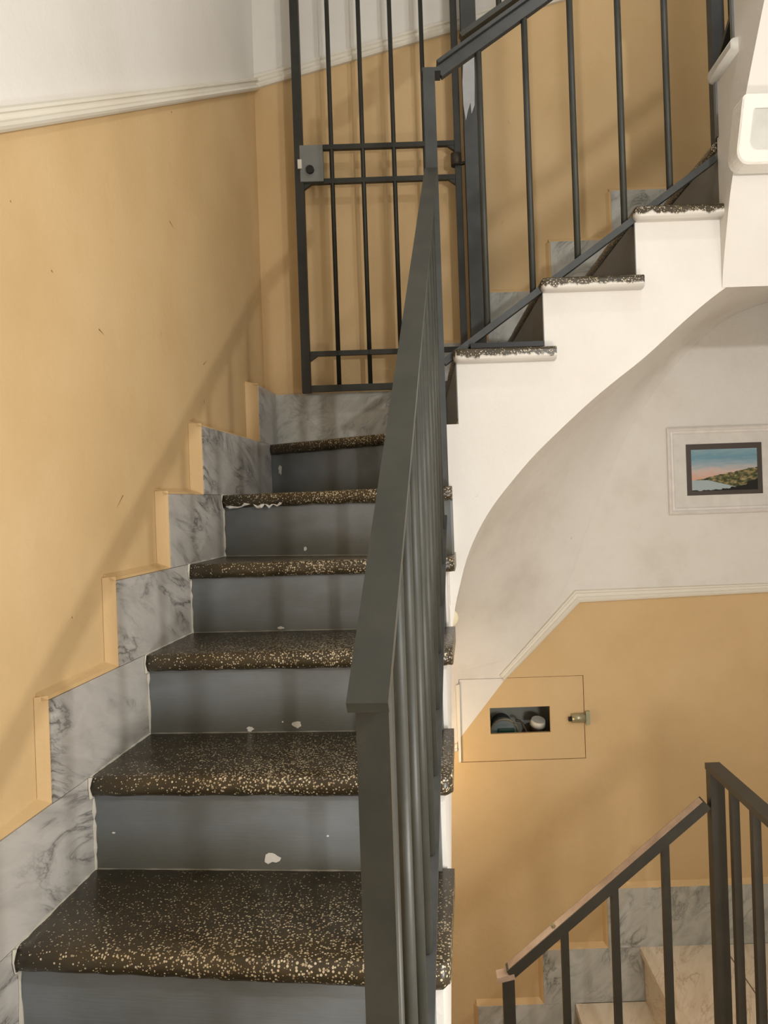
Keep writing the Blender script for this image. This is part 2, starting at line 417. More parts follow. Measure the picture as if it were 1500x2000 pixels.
# back wall: over the winder and beside the upper flight
XN = {7:.154, 8:.516, 9:.90, 10:1.25, 11:9}
def bpanel(parent, x0, x1, h0, h1, mat=MAR2, fil=True):
    panel(parent, [(x0,DP,h0),(x1,DP,h0),(x1,DP,h1),(x0,DP,h1)], (0,.06,0), mat)
    if not fil: return
    b = bmesh.new(); r = .025
    rl = lambda h: [M(x0,DP+.004,h), M(x0-.009,DP+.010,h), M(x0-r,DB+.001,h), M(x0,DB+.004,h)]
    loft(b, [rl(h0), rl(h1)])
    rt = lambda x: [M(x,DP+.004,h1), M(x,DP+.010,h1+.009), M(x,DB+.001,h1+r), M(x,DB+.004,h1)]
    loft(b, [rt(x0-.008), rt(x1)])
    obj('plaster_fillet', b, YEL, wall_back)
bpanel(base_back, wx(4.3)-.005, .15, level(6)+TH, .627, fil=False)
for k in range(7, 11):
    x1 = XN[k+1]+.03 if k < 10 else XR-.01
    bpanel(base_back, (.03 if k == 7 else XN[k]-.115 if k != 8 else .42), x1, level(k)+TH, level(k+1)+TH-.001)

# ================================================================ NEAR FLIGHT (flight one)
def tread(parent, FL, FR, BR, BL, k, cornr=.03, endmat=None, jit=.0, nx=26, cornl=0):
    """terrazzo slab with a half-round nosing, swept from its left end to its right end"""
    h0 = level(k); r = TH/2; b = bmesh.new(); uvl = b.loops.layers.uv.new('UVMap'); rings = []; uvs = []
    ts = [i/nx for i in range(nx)]+[1-.022*q for q in (1,.7,.45,.25,.12,.05,0)]+[1-.06,1-.035]
    ts = sorted(set(ts))
    wid = math.hypot(FR[0]-FL[0], FR[1]-FL[1])
    for t in ts:
        f = Vector(lerp(FL, FR, t)); q = Vector(lerp(BL, BR, t)); ax = (q-f); ln = ax.length; ax.normalize()
        e = (1-t)*wid; off = cornr-math.sqrt(max(0, cornr**2-(cornr-e)**2)) if e < cornr else 0
        if cornl:
            e = t*wid; off += cornl-math.sqrt(max(0, cornl**2-(cornl-e)**2)) if e < cornl else 0
        off += random.uniform(0, jit)
        en = (1-t)*wid; hs = .45+.55*math.sqrt(max(0, 1-(1-en/.026)**2)) if endmat and en < .026 else 1
        ring = []; uv = []
        for a in range(9):
            th = math.pi/2+math.pi*a/8 if a else math.pi/2
            p = f+ax*(off+r*(1+math.cos(th))*.75); jh = random.uniform(-jit, jit)*.6 if a > 5 else 0
            ring.append(M(p.x, p.y, h0+r+r*math.sin(th)+jh)); uv.append((t, .06*(1-a/8)))
        p = f+ax*ln
        ring.append(M(p.x, p.y, h0)); uv.append((t, 0))
        ring.append(M(p.x, p.y, h0+TH)); uv.append((t, 1))
        if hs < 1:
            zc = EYE+(h0+r)*S
            for v_ in ring: v_.z = zc+(v_.z-zc)*hs
        rings.append(ring); uvs.append(uv)
    V = [[b.verts.new(p) for p in rr] for rr in rings]; n = len(rings[0])
    for i in range(len(V)-1):
        for j in range(n):
            j2 = (j+1) % n; fc = b.faces.new((V[i][j], V[i][j2], V[i+1][j2], V[i+1][j]))
            uu = [uvs[i][j], uvs[i][j2], uvs[i+1][j2], uvs[i+1][j]]
            endf = endmat and (1-ts[i])*wid < .075
            if endf: fc.material_index = 1
            for lp, u in zip(fc.loops, uu): lp[uvl].uv = (1, ((lp.vert.co.z-EYE)/S-h0)/TH) if endf else u
    for ii, side in ((0, 0), (-1, 1)):
        fc = b.faces.new(V[ii])
        for lp in fc.loops:
            z = (lp.vert.co.z-EYE)/S; lp[uvl].uv = (1, (z-h0)/TH) if (side and endmat) else (.6, .3)
        if side and endmat: fc.material_index = 1
    o = obj('tread', b, [TER, endmat] if endmat else TER, parent)
    for p in o.data.polygons: p.use_smooth = len(p.vertices) == 4
    return o
st1 = thing('staircase', 'narrow flight of dark terrazzo steps with slate-grey risers climbing along the left wall', 'stairs')
xs = lambda d: .012+.065*(d-1.63)                 # outer string face
FR = {1:(.03,1.627), 2:(.063,2.03), 3:(.088,2.424), 4:(.12,2.825), 5:(.127,2.93), 6:(.10,3.52)}
FLp = {k: (wx(d)+.001, d) for k, d in LN.items()}
for k in range(-3, 1): FR[k] = (.03+.07*(.40*(k-1)), 1.627+.40*(k-1))
for k in range(-3, 7):
    if k < 4: bl, br = FLp[k+1], FR[k+1]; bl = (bl[0], bl[1]+.06); br = (br[0]-.002, br[1]+.045)
    elif k == 4: bl, br = (FLp[5][0], FLp[5][1]+.06), (.14, 3.10)
    elif k == 5: bl, br = (FLp[6][0]+.0, 4.2), (.15, 3.60)
    else: bl, br = (-.78, 4.31), (.15, 4.31)
    tr = tread(st1, FLp[k], FR[k], br, bl, k, .035, jit=.0035 if k != 5 else .005)
    # riser under nosing k
    fl, fr = Vector(FLp[k]), Vector(FR[k]); t = (fr-fl).normalized(); nb = Vector((-t.y, t.x))
    a = fl+nb*.028-t*.03; c = fr+nb*.028-t*(.038 if k < 5 else .02)
    b = bmesh.new(); hb = level(k-1)+TH-.004 if k > -3 else FLOOR; ht = level(k)+.004
    box8(b, [(a.x,a.y,hb),(c.x,c.y,hb),(c.x,c.y,ht),(a.x,a.y,ht)], [((a+nb*.03).x,(a+nb*.03).y,hb),((c+nb*.03).x,(c+nb*.03).y,hb),((c+nb*.03).x,(c+nb*.03).y,ht),((a+nb*.03).x,(a+nb*.03).y,ht)])
    rs = obj('riser', b, RIS, st1)
    # flaked spots that show the white plaster under the paint
    spots = {2:[(530,1676,19,12),(640,1633,3,2),(222,1627,4,2)], 3:[(489,1424,8,5),(580,1416,12,7),(552,1410,2,2)], 4:[(548,1226,8,3)],
             5:[(596,1072,4,4)], 6:[(547,917,5,11)]}.get(k, [])
    for sx, sy, rx, ry in spots:
        u, v = ray(sx, sy); P0 = a-nb*.0015
        d = (nb.x*P0.x+nb.y*P0.y)/(nb.x*u+nb.y); ctr = Vector((u*d, d, v*d)); T = Vector((t.x,t.y,0)); U = Vector((0,0,1)); m_ = 13
        pts = []
        for i in range(m_):
            q = 2*math.pi*i/m_; rr = random.uniform(.6, 1.1)
            pts.append(ctr+T*math.cos(q)*rx*rr*d/F+U*math.sin(q)*ry*rr*d/F)
        obj('flaked_spot', prism([tuple(p) for p in pts], (nb.x*.003, nb.y*.003, 0)), CHIP, rs)
    # ragged white joint lines: against the wall and along the riser
    if 0 <= k <= 5:
        l1 = []; n_ = 16
        e = Vector((bl[0],bl[1]))
        w0 = Vector((wx(LN[k])+.002, LN[k]+.01)); w1 = Vector((wx(LN[k+1])+.002, LN[k+1]+.025))
        for i in range(n_+1):
            p = w0.lerp(w1, i/n_); l1.append((p.x, p.y, level(k)+TH))
        obj('joint', tube(l1, .0032, .7, 5), CAULK, tr)
        l2 = []; p0 = Vector(FLp[k+1]); p1 = Vector(FR[k+1]); tt = (p1-p0).normalized(); nn = Vector((-tt.y, tt.x))
        for i in range(31):
            p = p0.lerp(p1, i/30*.95)+nn*.027; l2.append((p.x, p.y, level(k)+TH))
        if k < 5: obj('joint', tube(l2, .0028, .6, 5), GROUT, tr)
    if 1 <= k <= 5:
        l3 = [(wx(LN[k])+.003, LN[k]+.024, h) for h in [level(k-1)+TH+i*.02 for i in range(11)]]
        l3 += [(wx(LN[k])+.003, LN[k]+.006, level(k)+.0), (wx(LN[k])+.003, LN[k]-.001, level(k)+TH*.5), (wx(LN[k])+.003, LN[k]+.006, level(k)+TH)]
        obj('joint', tube(l3, .0045, .8, 5), CAULK, rs)
# broken plaster lump under the fifth nosing
lump = []
for i in range(15):
    t = .02+.26*i/14; p = Vector(FLp[5]).lerp(Vector(FR[5]), t); amp = .010*math.sin(math.pi*i/14)
    lump.append((p.x, p.y-.001+.012, level(5)+.002+random.uniform(-.006,.012)))
obj('plaster_patch', tube(lump, .0055, .6, 7), CHIP, st1)
# masonry body of the flight with its white outer string and sloping underside
def nosel(d): return -1.049+.651*(d-1.627)
side = []; lft = []
def both(dr, hr_, dl): side.append((dr, hr_)); lft.append((dl, hr_))
for k in range(-3, 6):
    dr, dl = FR[k][1]+.055, LN[k]+(.055 if k < 5 else .16)
    both(dr, FLOOR if k == -3 else level(k-1)+.002, dl); both(dr, level(k)+.002, dl)
both(DF, level(5)+.002, LN[5]+.12); both(DF, -.56, LN[5]+.12)
for d in (2.9, 2.4, 1.9, 1.4, .95): both(d, nosel(d)-.57, d+.1)
both(.62, FLOOR-.02, .72); both(side[0][0], FLOOR-.02, lft[0][0])
b = bmesh.new()
Ra = [b.verts.new(M(xs(d), d, h)) for d, h in side]; La = [b.verts.new(M(px_(d)-.02, d, h)) for d, h in lft]
b.faces.new(Ra); b.faces.new(La[::-1])
for i in range(len(side)): j = (i+1) % len(side); b.faces.new((Ra[i], La[i], La[j], Ra[j]))
obj('string_and_soffit', b, WHT, st1)
# masonry of the two winders
b = prism([(-.93,3.42,-.42),(.105,3.02,-.42),(.145,3.6,-.42),(-.9,DB-.02,-.42)], (0,0,level(5)+.004+.42)); obj('winder_masonry', b, WHT, st1)
b = prism([(-.88,4.24,.05),(.09,3.60,.05),(.145,3.60,.05),(.145,DB-.02,.05),(-.88,DB-.02,.05)], (0,0,level(6)-.046)); obj('winder_masonry', b, WHT, st1)

# ================================================================ UPPER FLIGHT (flight two, going right over the arch)
st2 = thing('staircase', 'white plastered flight on an arch climbing to the right, terrazzo treads with painted ends', 'stairs')
arch_px = [(881,1262),(884,1225),(890,1180),(898,1145),(912,1090),(935,1035),(965,985),(1000,940),(1040,893),(1085,848),(1150,787),(1200,745),(1260,697),(1330,633),(1380,590),(1420,560),(1460,535),(1500,515)]
ar = [PL(x, y, DF) for x, y in arch_px]; ar = [(p[0], p[2]) for p in ar]+[(1.62,.985),(1.85,1.04),(2.095,1.06)]
ar = cat(ar, 5)
back_px = [(866,1324),(900,1311),(950,1297),(1000,1280),(1060,1215),(1110,1130),(1150,1020),(1190,920),(1240,820),(1310,722),(1400,636),(1470,600),(1500,590)]
bk = [PL(x, y, DB) for x, y in back_px]; bk = cat([(p[0], p[2]) for p in bk]+[(2.094,1.08)], 8)
def along(c, n):
    L = [0]
    for p, q in zip(c, c[1:]): L.append(L[-1]+math.dist(p, q))
    out = []; j = 0
    for i in range(n):
        t = L[-1]*i/(n-1)
        while j < len(L)-2 and L[j+1] < t: j += 1
        out.append(lerp(c[j], c[j+1], min(1, (t-L[j])/(L[j+1]-L[j]))))
    return out
NA = 70; arc = along(ar, NA); bak = along(bk, NA)
prof = [(.105, -.40), (.105, level(6)+.03), (XN[7]+.016, level(6)+.03), (XN[7]+.016, level(7)+.004)]
for k in (8, 9, 10): prof += [(XN[k]+.0155, level(k-1)+.004), (XN[k]+.0155, level(k)+.004)]
prof += [(2.095, level(10)+.004)]
b = bmesh.new()
cove = []
for s_ in range(11):
    q = math.pi/2*s_/10; fd = .06+.94*math.sin(q) if s_ else 0; fp = 1-math.cos(q)
    cove.append([b.verts.new(M(x0+(x1-x0)*fp, DF+(DB-.003-DF)*fd, h0+(h1-h0)*fp)) for (x0, h0), (x1, h1) in zip(arc, bak)])
sof = []
for r0, r1_ in zip(cove, cove[1:]):
    for i in range(NA-1): sof.append(b.faces.new((r0[i], r0[i+1], r1_[i+1], r1_[i])))
pf = [b.verts.new(M(x, DF, h)) for x, h in prof]; pbk = [b.verts.new(M(x, DB-.003, h)) for x, h in prof]
nv = lambda vs_: [b.verts.new(v_.co) for v_ in vs_]          # caps get their own vertices so the vault shades smoothly
b.faces.new(pf+nv(cove[0][::-1])); b.faces.new((pbk+nv(cove[-1][::-1]))[::-1])
for i in range(len(prof)-1): b.faces.new((pf[i], pbk[i], pbk[i+1], pf[i+1]))
b.faces.new([pf[-1], pbk[-1]]+nv([r[-1] for r in cove[::-1]])); b.faces.new([pbk[0], pf[0]]+nv([r[0] for r in cove]))
for f in sof: f.material_index = 1; f.smooth = True
obj('arch_and_face', b, [WHT, STIP], st2)
for k in range(7, 11):
    xe = XN[k]+.417 if k < 10 else 2.09
    fr_d = DF-.05
    if k < 10:
        tread(st2, (XN[k],DP-.004), (XN[k],fr_d), (xe,fr_d), (xe,DP-.004), k, .02, TERP, jit=.003)
    else:
        tread(st2, (XN[k],DP-.004), (XN[k],DF+.02), (xe,DF+.02), (xe,DP-.004), k, .02, jit=.002)
    b = bmesh.new(); x = XN[k]+.012
    hb = level(k-1)+TH-.006 if k > 7 else level(6)+TH-.004; ht = level(k)+.003
    d0 = DF+.001
    box8(b, [(x,d0,hb),(x,DP-.004,hb),(x,DP-.004,ht),(x,d0,ht)], [(x+.004,d0,hb),(x+.004,DP-.004,hb),(x+.004,DP-.004,ht),(x+.004,d0,ht)])
    obj('riser', b, RIS, st2)

# ================================================================ TOP FLIGHT (flight three, coming back towards the viewer on the right)
st3 = thing('staircase', 'grey-white underside and side of the next flight at the top right corner', 'stairs')
X3 = 1.262
top = [(DF-.001, level(10)+TH+.01), (DF-.001, level(11)+.004), (2.94, level(11)+.004), (2.94, level(12)+.004), (2.55, level(12)+.004), (2.55, level(13)+.004), (2.16, level(13)+.004), (2.16, level(14)+.004), (1.77, level(14)+.004), (1.77, level(15)+.004), (1.3, level(15)+.004)]
botc = cat([(1.3,2.62),(1.7,2.46),(2.1,2.22),(2.4,2.0),(2.62,1.78),(2.77,1.585),(2.87,1.44),(2.94,1.32),(3.02,1.167),(3.07,1.03),(3.11,.91),(3.128,.83)], 5)
s3 = top+botc
b = prism([(X3, d, h) for d, h in s3], (XR-.004-X3,0,0)); obj('string_and_soffit', b, WHT, st3)
for k, (n0, n1) in {11:(DF+.02,2.90), 12:(2.97,2.51), 13:(2.58,2.12)}.items():
    # nosing faces away from the viewer; the end with spilt paint faces the stair well
    tread(st3, (XR-.006,n0), (X3-.03,n0), (X3-.03,n1), (XR-.006,n1), k, .02, SPILT, jit=.002)
    b = bmesh.new(); box8(b, [(X3-.008,n0-.04,level(k-1)+TH),(XR-.006,n0-.04,level(k-1)+TH),(XR-.006,n0-.04,level(k)+.002),(X3-.008,n0-.04,level(k)+.002)],
                          [(X3-.008,n0-.02,level(k-1)+TH),(XR-.006,n0-.02,level(k-1)+TH),(XR-.006,n0-.02,level(k)+.002),(X3-.008,n0-.02,level(k)+.002)])
    obj('riser', b, RIS, st3)

# ================================================================ RAILINGS
# near railing
r1 = thing('stair_railing', 'dark iron stair railing in the foreground, flat handrail running up along the left flight', 'railing')
rx = lambda d: -.066+.0745*(d-.95)
rh = lambda d: .725*d-.897
ND = 3.05
hr = bar((rx(.905),.905,rh(.905)), (rx(ND),ND,rh(ND)), .050, .017, (1,-.07,0), .008); obj('handrail', hr, IRON, r1)
pb = level(-1)+TH
obj('newel_post', bar((rx(.955),.955,pb), (rx(.955),.955,rh(.955)-.034), .040, .062, (1,0,0), .004), IRON, r1)
br_h = lambda d: nosel(d)+TH+.055
obj('bottom_rail', bar((rx(.985),.985,br_h(.985)), (rx(3.02),3.02,br_h(3.02)), .040, .014, (1,-.07,0), .003), IRONB, r1)
d = 1.06
while d < 2.95:
    obj('baluster', rod((rx(d),d,br_h(d)+.004), (rx(d),d,rh(d)-.006), .0135, 10), IRON, r1, True); d += .1845
NH = PL(836,132,ND)[2]
obj('corner_post', bar((rx(ND)+.004,ND+.012,level(5)+TH), (rx(ND)+.004,ND+.012,NH), .047, .030, (1,0,0), .003), IRONB, r1)
# upper railing
r2 = thing('stair_railing', 'dark iron railing with a double top rail above the white arch, rising to the right', 'railing')
RD = 3.19; RX = RD-.05
a0, a1 = PL(856,128,RX), PL(1048,-10,RX); sl = (a1[2]-a0[2])/(a1[0]-a0[0])
tr2 = lambda x: a0[2]+sl*(x-a0[0])
XE = 1.285
capx = PL(824,130,ND)[0]; NH += .0
obj('post_cap', bar((capx,RX-.03,NH+.007), (a0[0]+.006,RX-.03,NH+.007), .075, .015, (0,1,0), .003), IRONB, r2)
obj('handrail', bar((a0[0]-.004,RX,tr2(a0[0])+.002), (XE,RX,tr2(XE)+.002), .055, .014, (0,1,0), .004), IRONB, r2)
obj('under_rail', bar((a0[0]+.0,RD-.05,tr2(a0[0])-.034), (XE,RD-.05,tr2(XE)-.034), .030, .045, (0,1,0), .003), IRONB, r2)
u0 = PL(900,72,RD)
obj('upper_rail', bar((u0[0],RD+.02,u0[2]+.01), (XE,RD+.02,u0[2]+.01+sl*(XE-u0[0])), .04, .02, (0,1,0), .003), IRON, r2)
for x in (975, 1065, 1155, 1245):
    q = PL(x, 0, RD)[0]+.0; h = u0[2]+.01+sl*(q-u0[0])
    obj('upper_baluster', rod((q,RD+.02,h), (q,RD+.02,h+.75), .0125, 10), IRON, r2, True)
b0, b1 = PL(876,702,RX), PL(1394,312,RX); bs = (b1[2]-b0[2])/(b1[0]-b0[0]); brx = lambda x: b0[2]+bs*(x-b0[0])
obj('bottom_rail', bar((b0[0]-.02,RD-.05,brx(b0[0]-.02)), (b1[0]+.0,RD-.05,brx(b1[0]+.0)), .045, .026, (0,1,0), .003), IRONB, r2)
for xt, yt in ((944,400),(1032,300),(1120,250),(1212,210),(1302,180)):
    q = PL(xt, yt, RD-.05)[0]
    obj('baluster', rod((q,RD-.05,brx(q)+.006), (q,RD-.05,tr2(q)-.045), .0135, 10), IRON, r2, True)
# top railing
r3 = thing('stair_railing', 'short end of dark railing with a thick post in the top right corner', 'railing')
nx = PL(1398,60,RD)[0]
obj('newel_post', bar((nx,RD+.0,level(10)+TH), (nx,RD+.0,3.1), .052, .052, (1,0,0), .004), IRONB, r3)
q0 = (nx+.0,RD-.02,level(11)+TH+.03); q1 = (nx,RD-.9,q0[2]+.62)
obj('bottom_rail', bar(q0, q1, .035, .02, (1,0,0), .003), IRON, r3)
for i in range(1, 5):
    t = .14*i/.88; p = lerp(q0, q1, t)
    obj('baluster', rod(p, (p[0],p[1],p[2]+1.15), .0135, 10), IRON, r3, True)
obj('handrail', bar((nx,RD+.02,q0[2]+1.12), (nx,RD-.9,q0[2]+1.12+.62), .05, .016, (1,0,0), .004), IRON, r3)
# steel strip lying on the first step of the upper flight
p0, p1 = PL(918,690,DF+.02), PL(1060,685,DF+.02)
tag(obj('threshold_strip', bar((p0[0],DF+.0,level(7)+TH+.011), (p1[0],DF+.0,level(7)+TH+.011), .06, .02, (0,1,0), .003), simple('black_strip', lin(24,25,28), .45)),
    'black steel strip lying on the first step above the arch', 'strip')

# ================================================================ GATE
GD = 4.235
gate = thing('iron_gate', 'tall black barred iron gate standing open against the ochre back wall', 'gate')
gx = lambda x, y: PL(x, y, GD)[0]
gh = lambda x, y: PL(x, y, GD)[2]
GB, GT = gh(600,768), 3.35
xL = (gx(573,0)+gx(598,700))/2; xRr = (gx(886,0)+gx(905,680))/2
obj('stile', bar((xL,GD,GB), (xL,GD,GT), .047, .045, (1,0,0), .004), GATEM, gate)
obj('stile', bar((xRr,GD,GB), (xRr,GD,GT), .036, .036, (1,0,0), .006), GATEM, gate)
for t, bt in ((635,665),(697,725),(757,787),(818,848)):
    x = (gx(t,0)+gx(bt,750))/2
    obj('bar', rod((x,GD,GB+.02), (x,GD,GT), .0125, 10), GATEM, gate, True)
obj('bottom_rail', bar((xL,GD,gh(690,757)), (xRr,GD,gh(690,757)), .03, .034, (0,1,0), .004), GATEM, gate)
obj('top_rail', bar((xL,GD,GT-.02), (xRr,GD,GT-.02), .03, .034, (0,1,0), .004), GATEM, gate)
for y in (688, 352, 286):
    h = gh(720, y)
    b = bar((xL,GD+.002,h), (xRr,GD+.002,h), .028, .026, (0,1,0), .003)
    # flared weld at both ends
    for xx, s in ((xL+.02, 1), (xRr-.014, -1)):
        for zz in (-1,):
            vs4 = [(xx,GD-.010,h+zz*.010),(xx+s*.05,GD-.010,h+zz*.010),(xx,GD-.010,h+zz*.045)]
            prism(vs4, (0,.024,0), b)
    obj('cross_rail', b, GATEM, gate)
lp0, lp1 = (gx(586,290), gh(586,288)), (gx(633,355), gh(633,357))
b = prism([(lp0[0],GD-.024,lp1[1]),(lp1[0],GD-.024,lp1[1]),(lp1[0],GD-.024,lp0[1]),(lp0[0],GD-.024,lp0[1])], (0,.04,0)); bevel(b, .004)
lk = obj('lock_plate', b, LOCK, gate); lk['label'] = 'pale grey lock plate'
kx, kh = gx(607,336), gh(607,336)
obj('key_cylinder', rod((kx,GD-.020,kh), (kx,GD-.040,kh), .022, 18), BLACK, lk)
obj('latch_bolt', bar((lp0[0]-.012,GD-.021,gh(583,325)), (lp0[0]+.01,GD-.021,gh(583,325)), .02, .05, (0,1,0), .002), CAPW, lk)
hxx, hh = gx(891,312), gh(891,312)
obj('hinge', rod((hxx,GD-.004,hh-.036), (hxx,GD-.004,hh+.03), .03, 16), simple('hinge_brown', lin(58,50,40), .5), gate, True)
post = thing('gate_post', 'thick slate-grey iron post between the gate and the upper railing, with a pale primer patch', 'post')
gpx = PL(922,300,4.2)[0]; gpd = 4.19
obj('shaft', bar((gpx,gpd,level(7)+TH), (gpx,gpd,3.3), .082, .07, (1,0,0), .004), IRONB, post)
pts = [(905,112),(926,112),(927,150),(927,205),(921,222),(919,200),(914,216),(910,235),(905,205),(903,160)]
pp = [PL(x, y, gpd-.036) for x, y in pts]
pr = obj('primer_patch', prism(pp, (0,.0015,0)), PRIM, post); pr['label'] = 'pale grey unpainted primer patch'
obj('hinge_pin', rod((hxx,GD-.004,hh-.03), (gpx,gpd,hh-.03), .010, 8), GATEM, post)

# ================================================================ LOWER FLIGHT, LANDING RAILING
st4 = thing('staircase', 'pale peach marble steps leading down beside the lower wall at bottom right', 'stairs')
def lowx(k): return LX-.373*k
def lowh(k): return FLOOR-.303*k
for k in range(0, 5):
    x0 = lowx(k); x1 = lowx(k-1)+.04
    if k: 
        slab('tread', x0, x1, 3.12, DP-.005, lowh(k), .04, PEA, st4, .008)
    b = bmesh.new(); box8(b, [(x0+.02,3.14,lowh(k+1)),(x0+.045,3.14,lowh(k+1)),(x0+.045,DP-.005,lowh(k+1)),(x0+.02,DP-.005,lowh(k+1))],
                          [(x0+.02,3.14,lowh(k)-.037),(x0+.045,3.14,lowh(k)-.037),(x0+.045,DP-.005,lowh(k)-.037),(x0+.02,DP-.005,lowh(k)-.037)])
    obj('riser', b, PEA, st4)
prof = [(lowx(4)+.04, BOT+.003)]
for k in range(4, 0, -1): prof += [(lowx(k)+.04, lowh(k)-.035), (lowx(k-1)+.04, lowh(k)-.035)]
prof += [(LX+.04,BOT+.003)]
obj('masonry', prism([(x,3.16,h) for x, h in prof], (0,DP-.005-3.16,0)), WHT, st4)
for k in range(0, 5):
    x0 = PL(1187,1790,DP)[0]-.373*k; x1 = (XR-.01) if k == 0 else lowx(k-1)+.03
    h1 = PL(1187,1737,DP)[2] if k == 0 else lowh(k-1)-.001; h0 = lowh(k)
    bpanel(base_low, x0, x1, h0, h1, MAR2 if k else MAR2)
LD = 3.2
r4 = thing('stair_railing', 'brown-green iron railing in the lower right corner, worn handrail descending to the left', 'railing')
a0 = PL(990,1902,LD); a1 = PL(1394,1553,LD); ls = (a1[2]-a0[2])/(a1[0]-a0[0]); lh = lambda x: a0[2]+ls*(x-a0[0])
nx4 = PL(1403,1700,LD)[0]
b = bar((a0[0]+.01,LD,lh(a0[0]+.01)), (nx4-.045,LD,lh(nx4-.045)), .055, .042, (0,1,0), .006)
hl = obj('handrail', b, LOWI, r4); ca_ = 1/math.hypot(1, ls); ox_, oh_ = -ls*ca_*.0215, ca_*.0215
t_ = obj('worn_lit_top', bar((a0[0]+.02+ox_,LD,lh(a0[0]+.02)+oh_), (nx4-.05+ox_,LD,lh(nx4-.05)+oh_), .046, .002, (0,1,0), 0), WORN_LIT, hl); t_['label'] = 'top face worn to pinkish metal, with the light on it painted in'
p = PL(971,1908,LD)
obj('handrail_end', bar((p[0],LD,p[2]), (a0[0]+.03,LD,lh(a0[0]+.01)-.004), .057, .022, (0,1,0), .008), WORN_LIT, r4)
obj('end_post', bar((a0[0]+.005,LD,lowh(2)), (a0[0]+.005,LD,lh(a0[0])-.01), .048, .048, (1,0,0), .004), LOWI, r4)
nt = PL(1395,1496,LD)[2]
obj('newel_post', bar((nx4,LD,FLOOR), (nx4,LD,nt), .058, .05, (1,0,0), .004), LOWI, r4)
for xt, yt, kk in ((1105,1900,2),(1203,1850,1),(1303,1800,1)):
    x = PL(xt, yt, LD)[0]; base = lowh(max(0, math.ceil((LX-x)/.373)))
    obj('baluster', bar((x,LD,base), (x,LD,lh(x)-.016), .030, .030, (1,0,0), .003), LOWI, r4)
q = PL(1084,1818,LD-.03); obj('rivet', rod((q[0],LD,lh(q[0])+.018), (q[0]-.004,LD,lh(q[0])+.036), .008, 10), BRASS, r4)
r5 = thing('stair_railing', 'level landing railing coming forward from the lower right newel post', 'railing')
NE = .95
obj('handrail', bar((nx4,LD+.03,nt-.008), (nx4,NE,nt-.008), .062, .026, (1,0,0), .006), LOWI, r5)
d = LD-.19
while d > NE:
    obj('baluster', bar((nx4,d,FLOOR), (nx4,d,nt-.02), .030, .030, (1,0,0), .003), LOWI, r5); d -= .19
obj('end_post', bar((nx4,NE,FLOOR), (nx4,NE,nt-.02), .05, .05, (1,0,0), .004), LOWI, r5)

# ================================================================ METER CUPBOARD
cup = thing('meter_cupboard', 'flush wall cupboard door painted half white half ochre, with a slot opening and latch', 'cupboard')
o0, o1 = PL(957,1384,DB), PL(1076,1432,DB); o0b, o1b = PL(958,1433,DB), PL(1074,1379,DB)
ox0, ox1 = (o0[0]+o0b[0])/2, (o1[0]+o1b[0])/2; oz0, oz1 = (o1[2]+o0b[2])/2, (o0[2]+o1b[2])/2
DD = DB+.004
def cls_door(x, h):
    if ox0 < x < ox1 and oz0 < h < oz1: return None
    return 1 if h > low(x) else 0
G = .003
lw = [(x, h) for x, h in lowpts]
xa = hx0+G; xb = hx1-G
seg = [(xa, low(xa)), (.187, -1.345)] if xa < .187 else [(xa, low(xa))]
xt = lowpts[2][0]
za, zb = hz0+G, hz1-G
# boundary meets the top edge of the door
xtop = next(xa+(xb-xa)*i/2000 for i in range(2001) if low(xa+(xb-xa)*i/2000) >= zb)
door = cdt_wall([(xa,za),(xb,za),(xb,zb),(xa,zb)], [[(xa, low(xa)), (xtop, zb)]], [(ox0,oz0),(ox1,oz0),(ox1,oz1),(ox0,oz1)],
                lambda x, h: None if cls_door(x, h) is None else (1 if (h-low(xa))/(zb-low(xa)) > (x-xa)/(xtop-xa) else 0), lambda x, h: (x, DD, h), (0,.02,0))
dr = obj('door', door, [YEL, WHT], cup)
# lining behind the door
b = bmesh.new(); D2 = DB+.295
for quad in ([(hx0,DB+.02,hz0),(hx1,DB+.02,hz0),(hx1,D2,hz0),(hx0,D2,hz0)], [(hx0,DB+.02,hz1),(hx1,DB+.02,hz1),(hx1,D2,hz1),(hx0,D2,hz1)],
             [(hx0,DB+.02,hz0),(hx0,D2,hz0),(hx0,D2,hz1),(hx0,DB+.02,hz1)], [(hx1,DB+.02,hz0),(hx1,D2,hz0),(hx1,D2,hz1),(hx1,DB+.02,hz1)],
             [(hx0,D2,hz0),(hx1,D2,hz0),(hx1,D2,hz1),(hx0,D2,hz1)]):
    b.faces.new([b.verts.new(M(*p)) for p in quad])
obj('cupboard_lining', b, INNER, wall_back)
lx, lz = PL(1131,1401,DB)[0], PL(1131,1401,DB)[2]
la = obj('latch', rod((lx-.045,DB-.012,lz), (lx+.03,DB-.012,lz), .026, 12), BRASS, cup, True)
obj('keeper', bar((lx+.035,DB-.006,lz), (lx+.058,DB-.006,lz), .03, .075, (0,1,0), .003), BRASS, la)
obj('bolt_knob', bar((lx-.062,DB-.012,lz-.004), (lx-.044,DB-.012,lz-.004), .02, .022, (0,1,0), .003), BLACK, la)
hs = [PL(890,1338,DB), PL(897,1336,DB), PL(901,1486,DB), PL(896,1488,DB)]
obj('hinge_strip', prism([(p[0],DB-.012,p[2]) for p in hs], (0,.012,0)), TRIMM, cup)
MD = DB+.12
mc = PL(985,1428,MD)
met = thing('water_meter', 'round water meter with a glass lid and green dial inside the wall cupboard slot', 'meter')
ring = [(mc[0]+.078*math.cos(2*math.pi*i/36), MD-.02, mc[2]+.075*math.sin(2*math.pi*i/36)) for i in range(37)]
obj('rim', tube(ring, .007, 0, 8), simple('meter_rim', lin(120,112,92), .4), met)
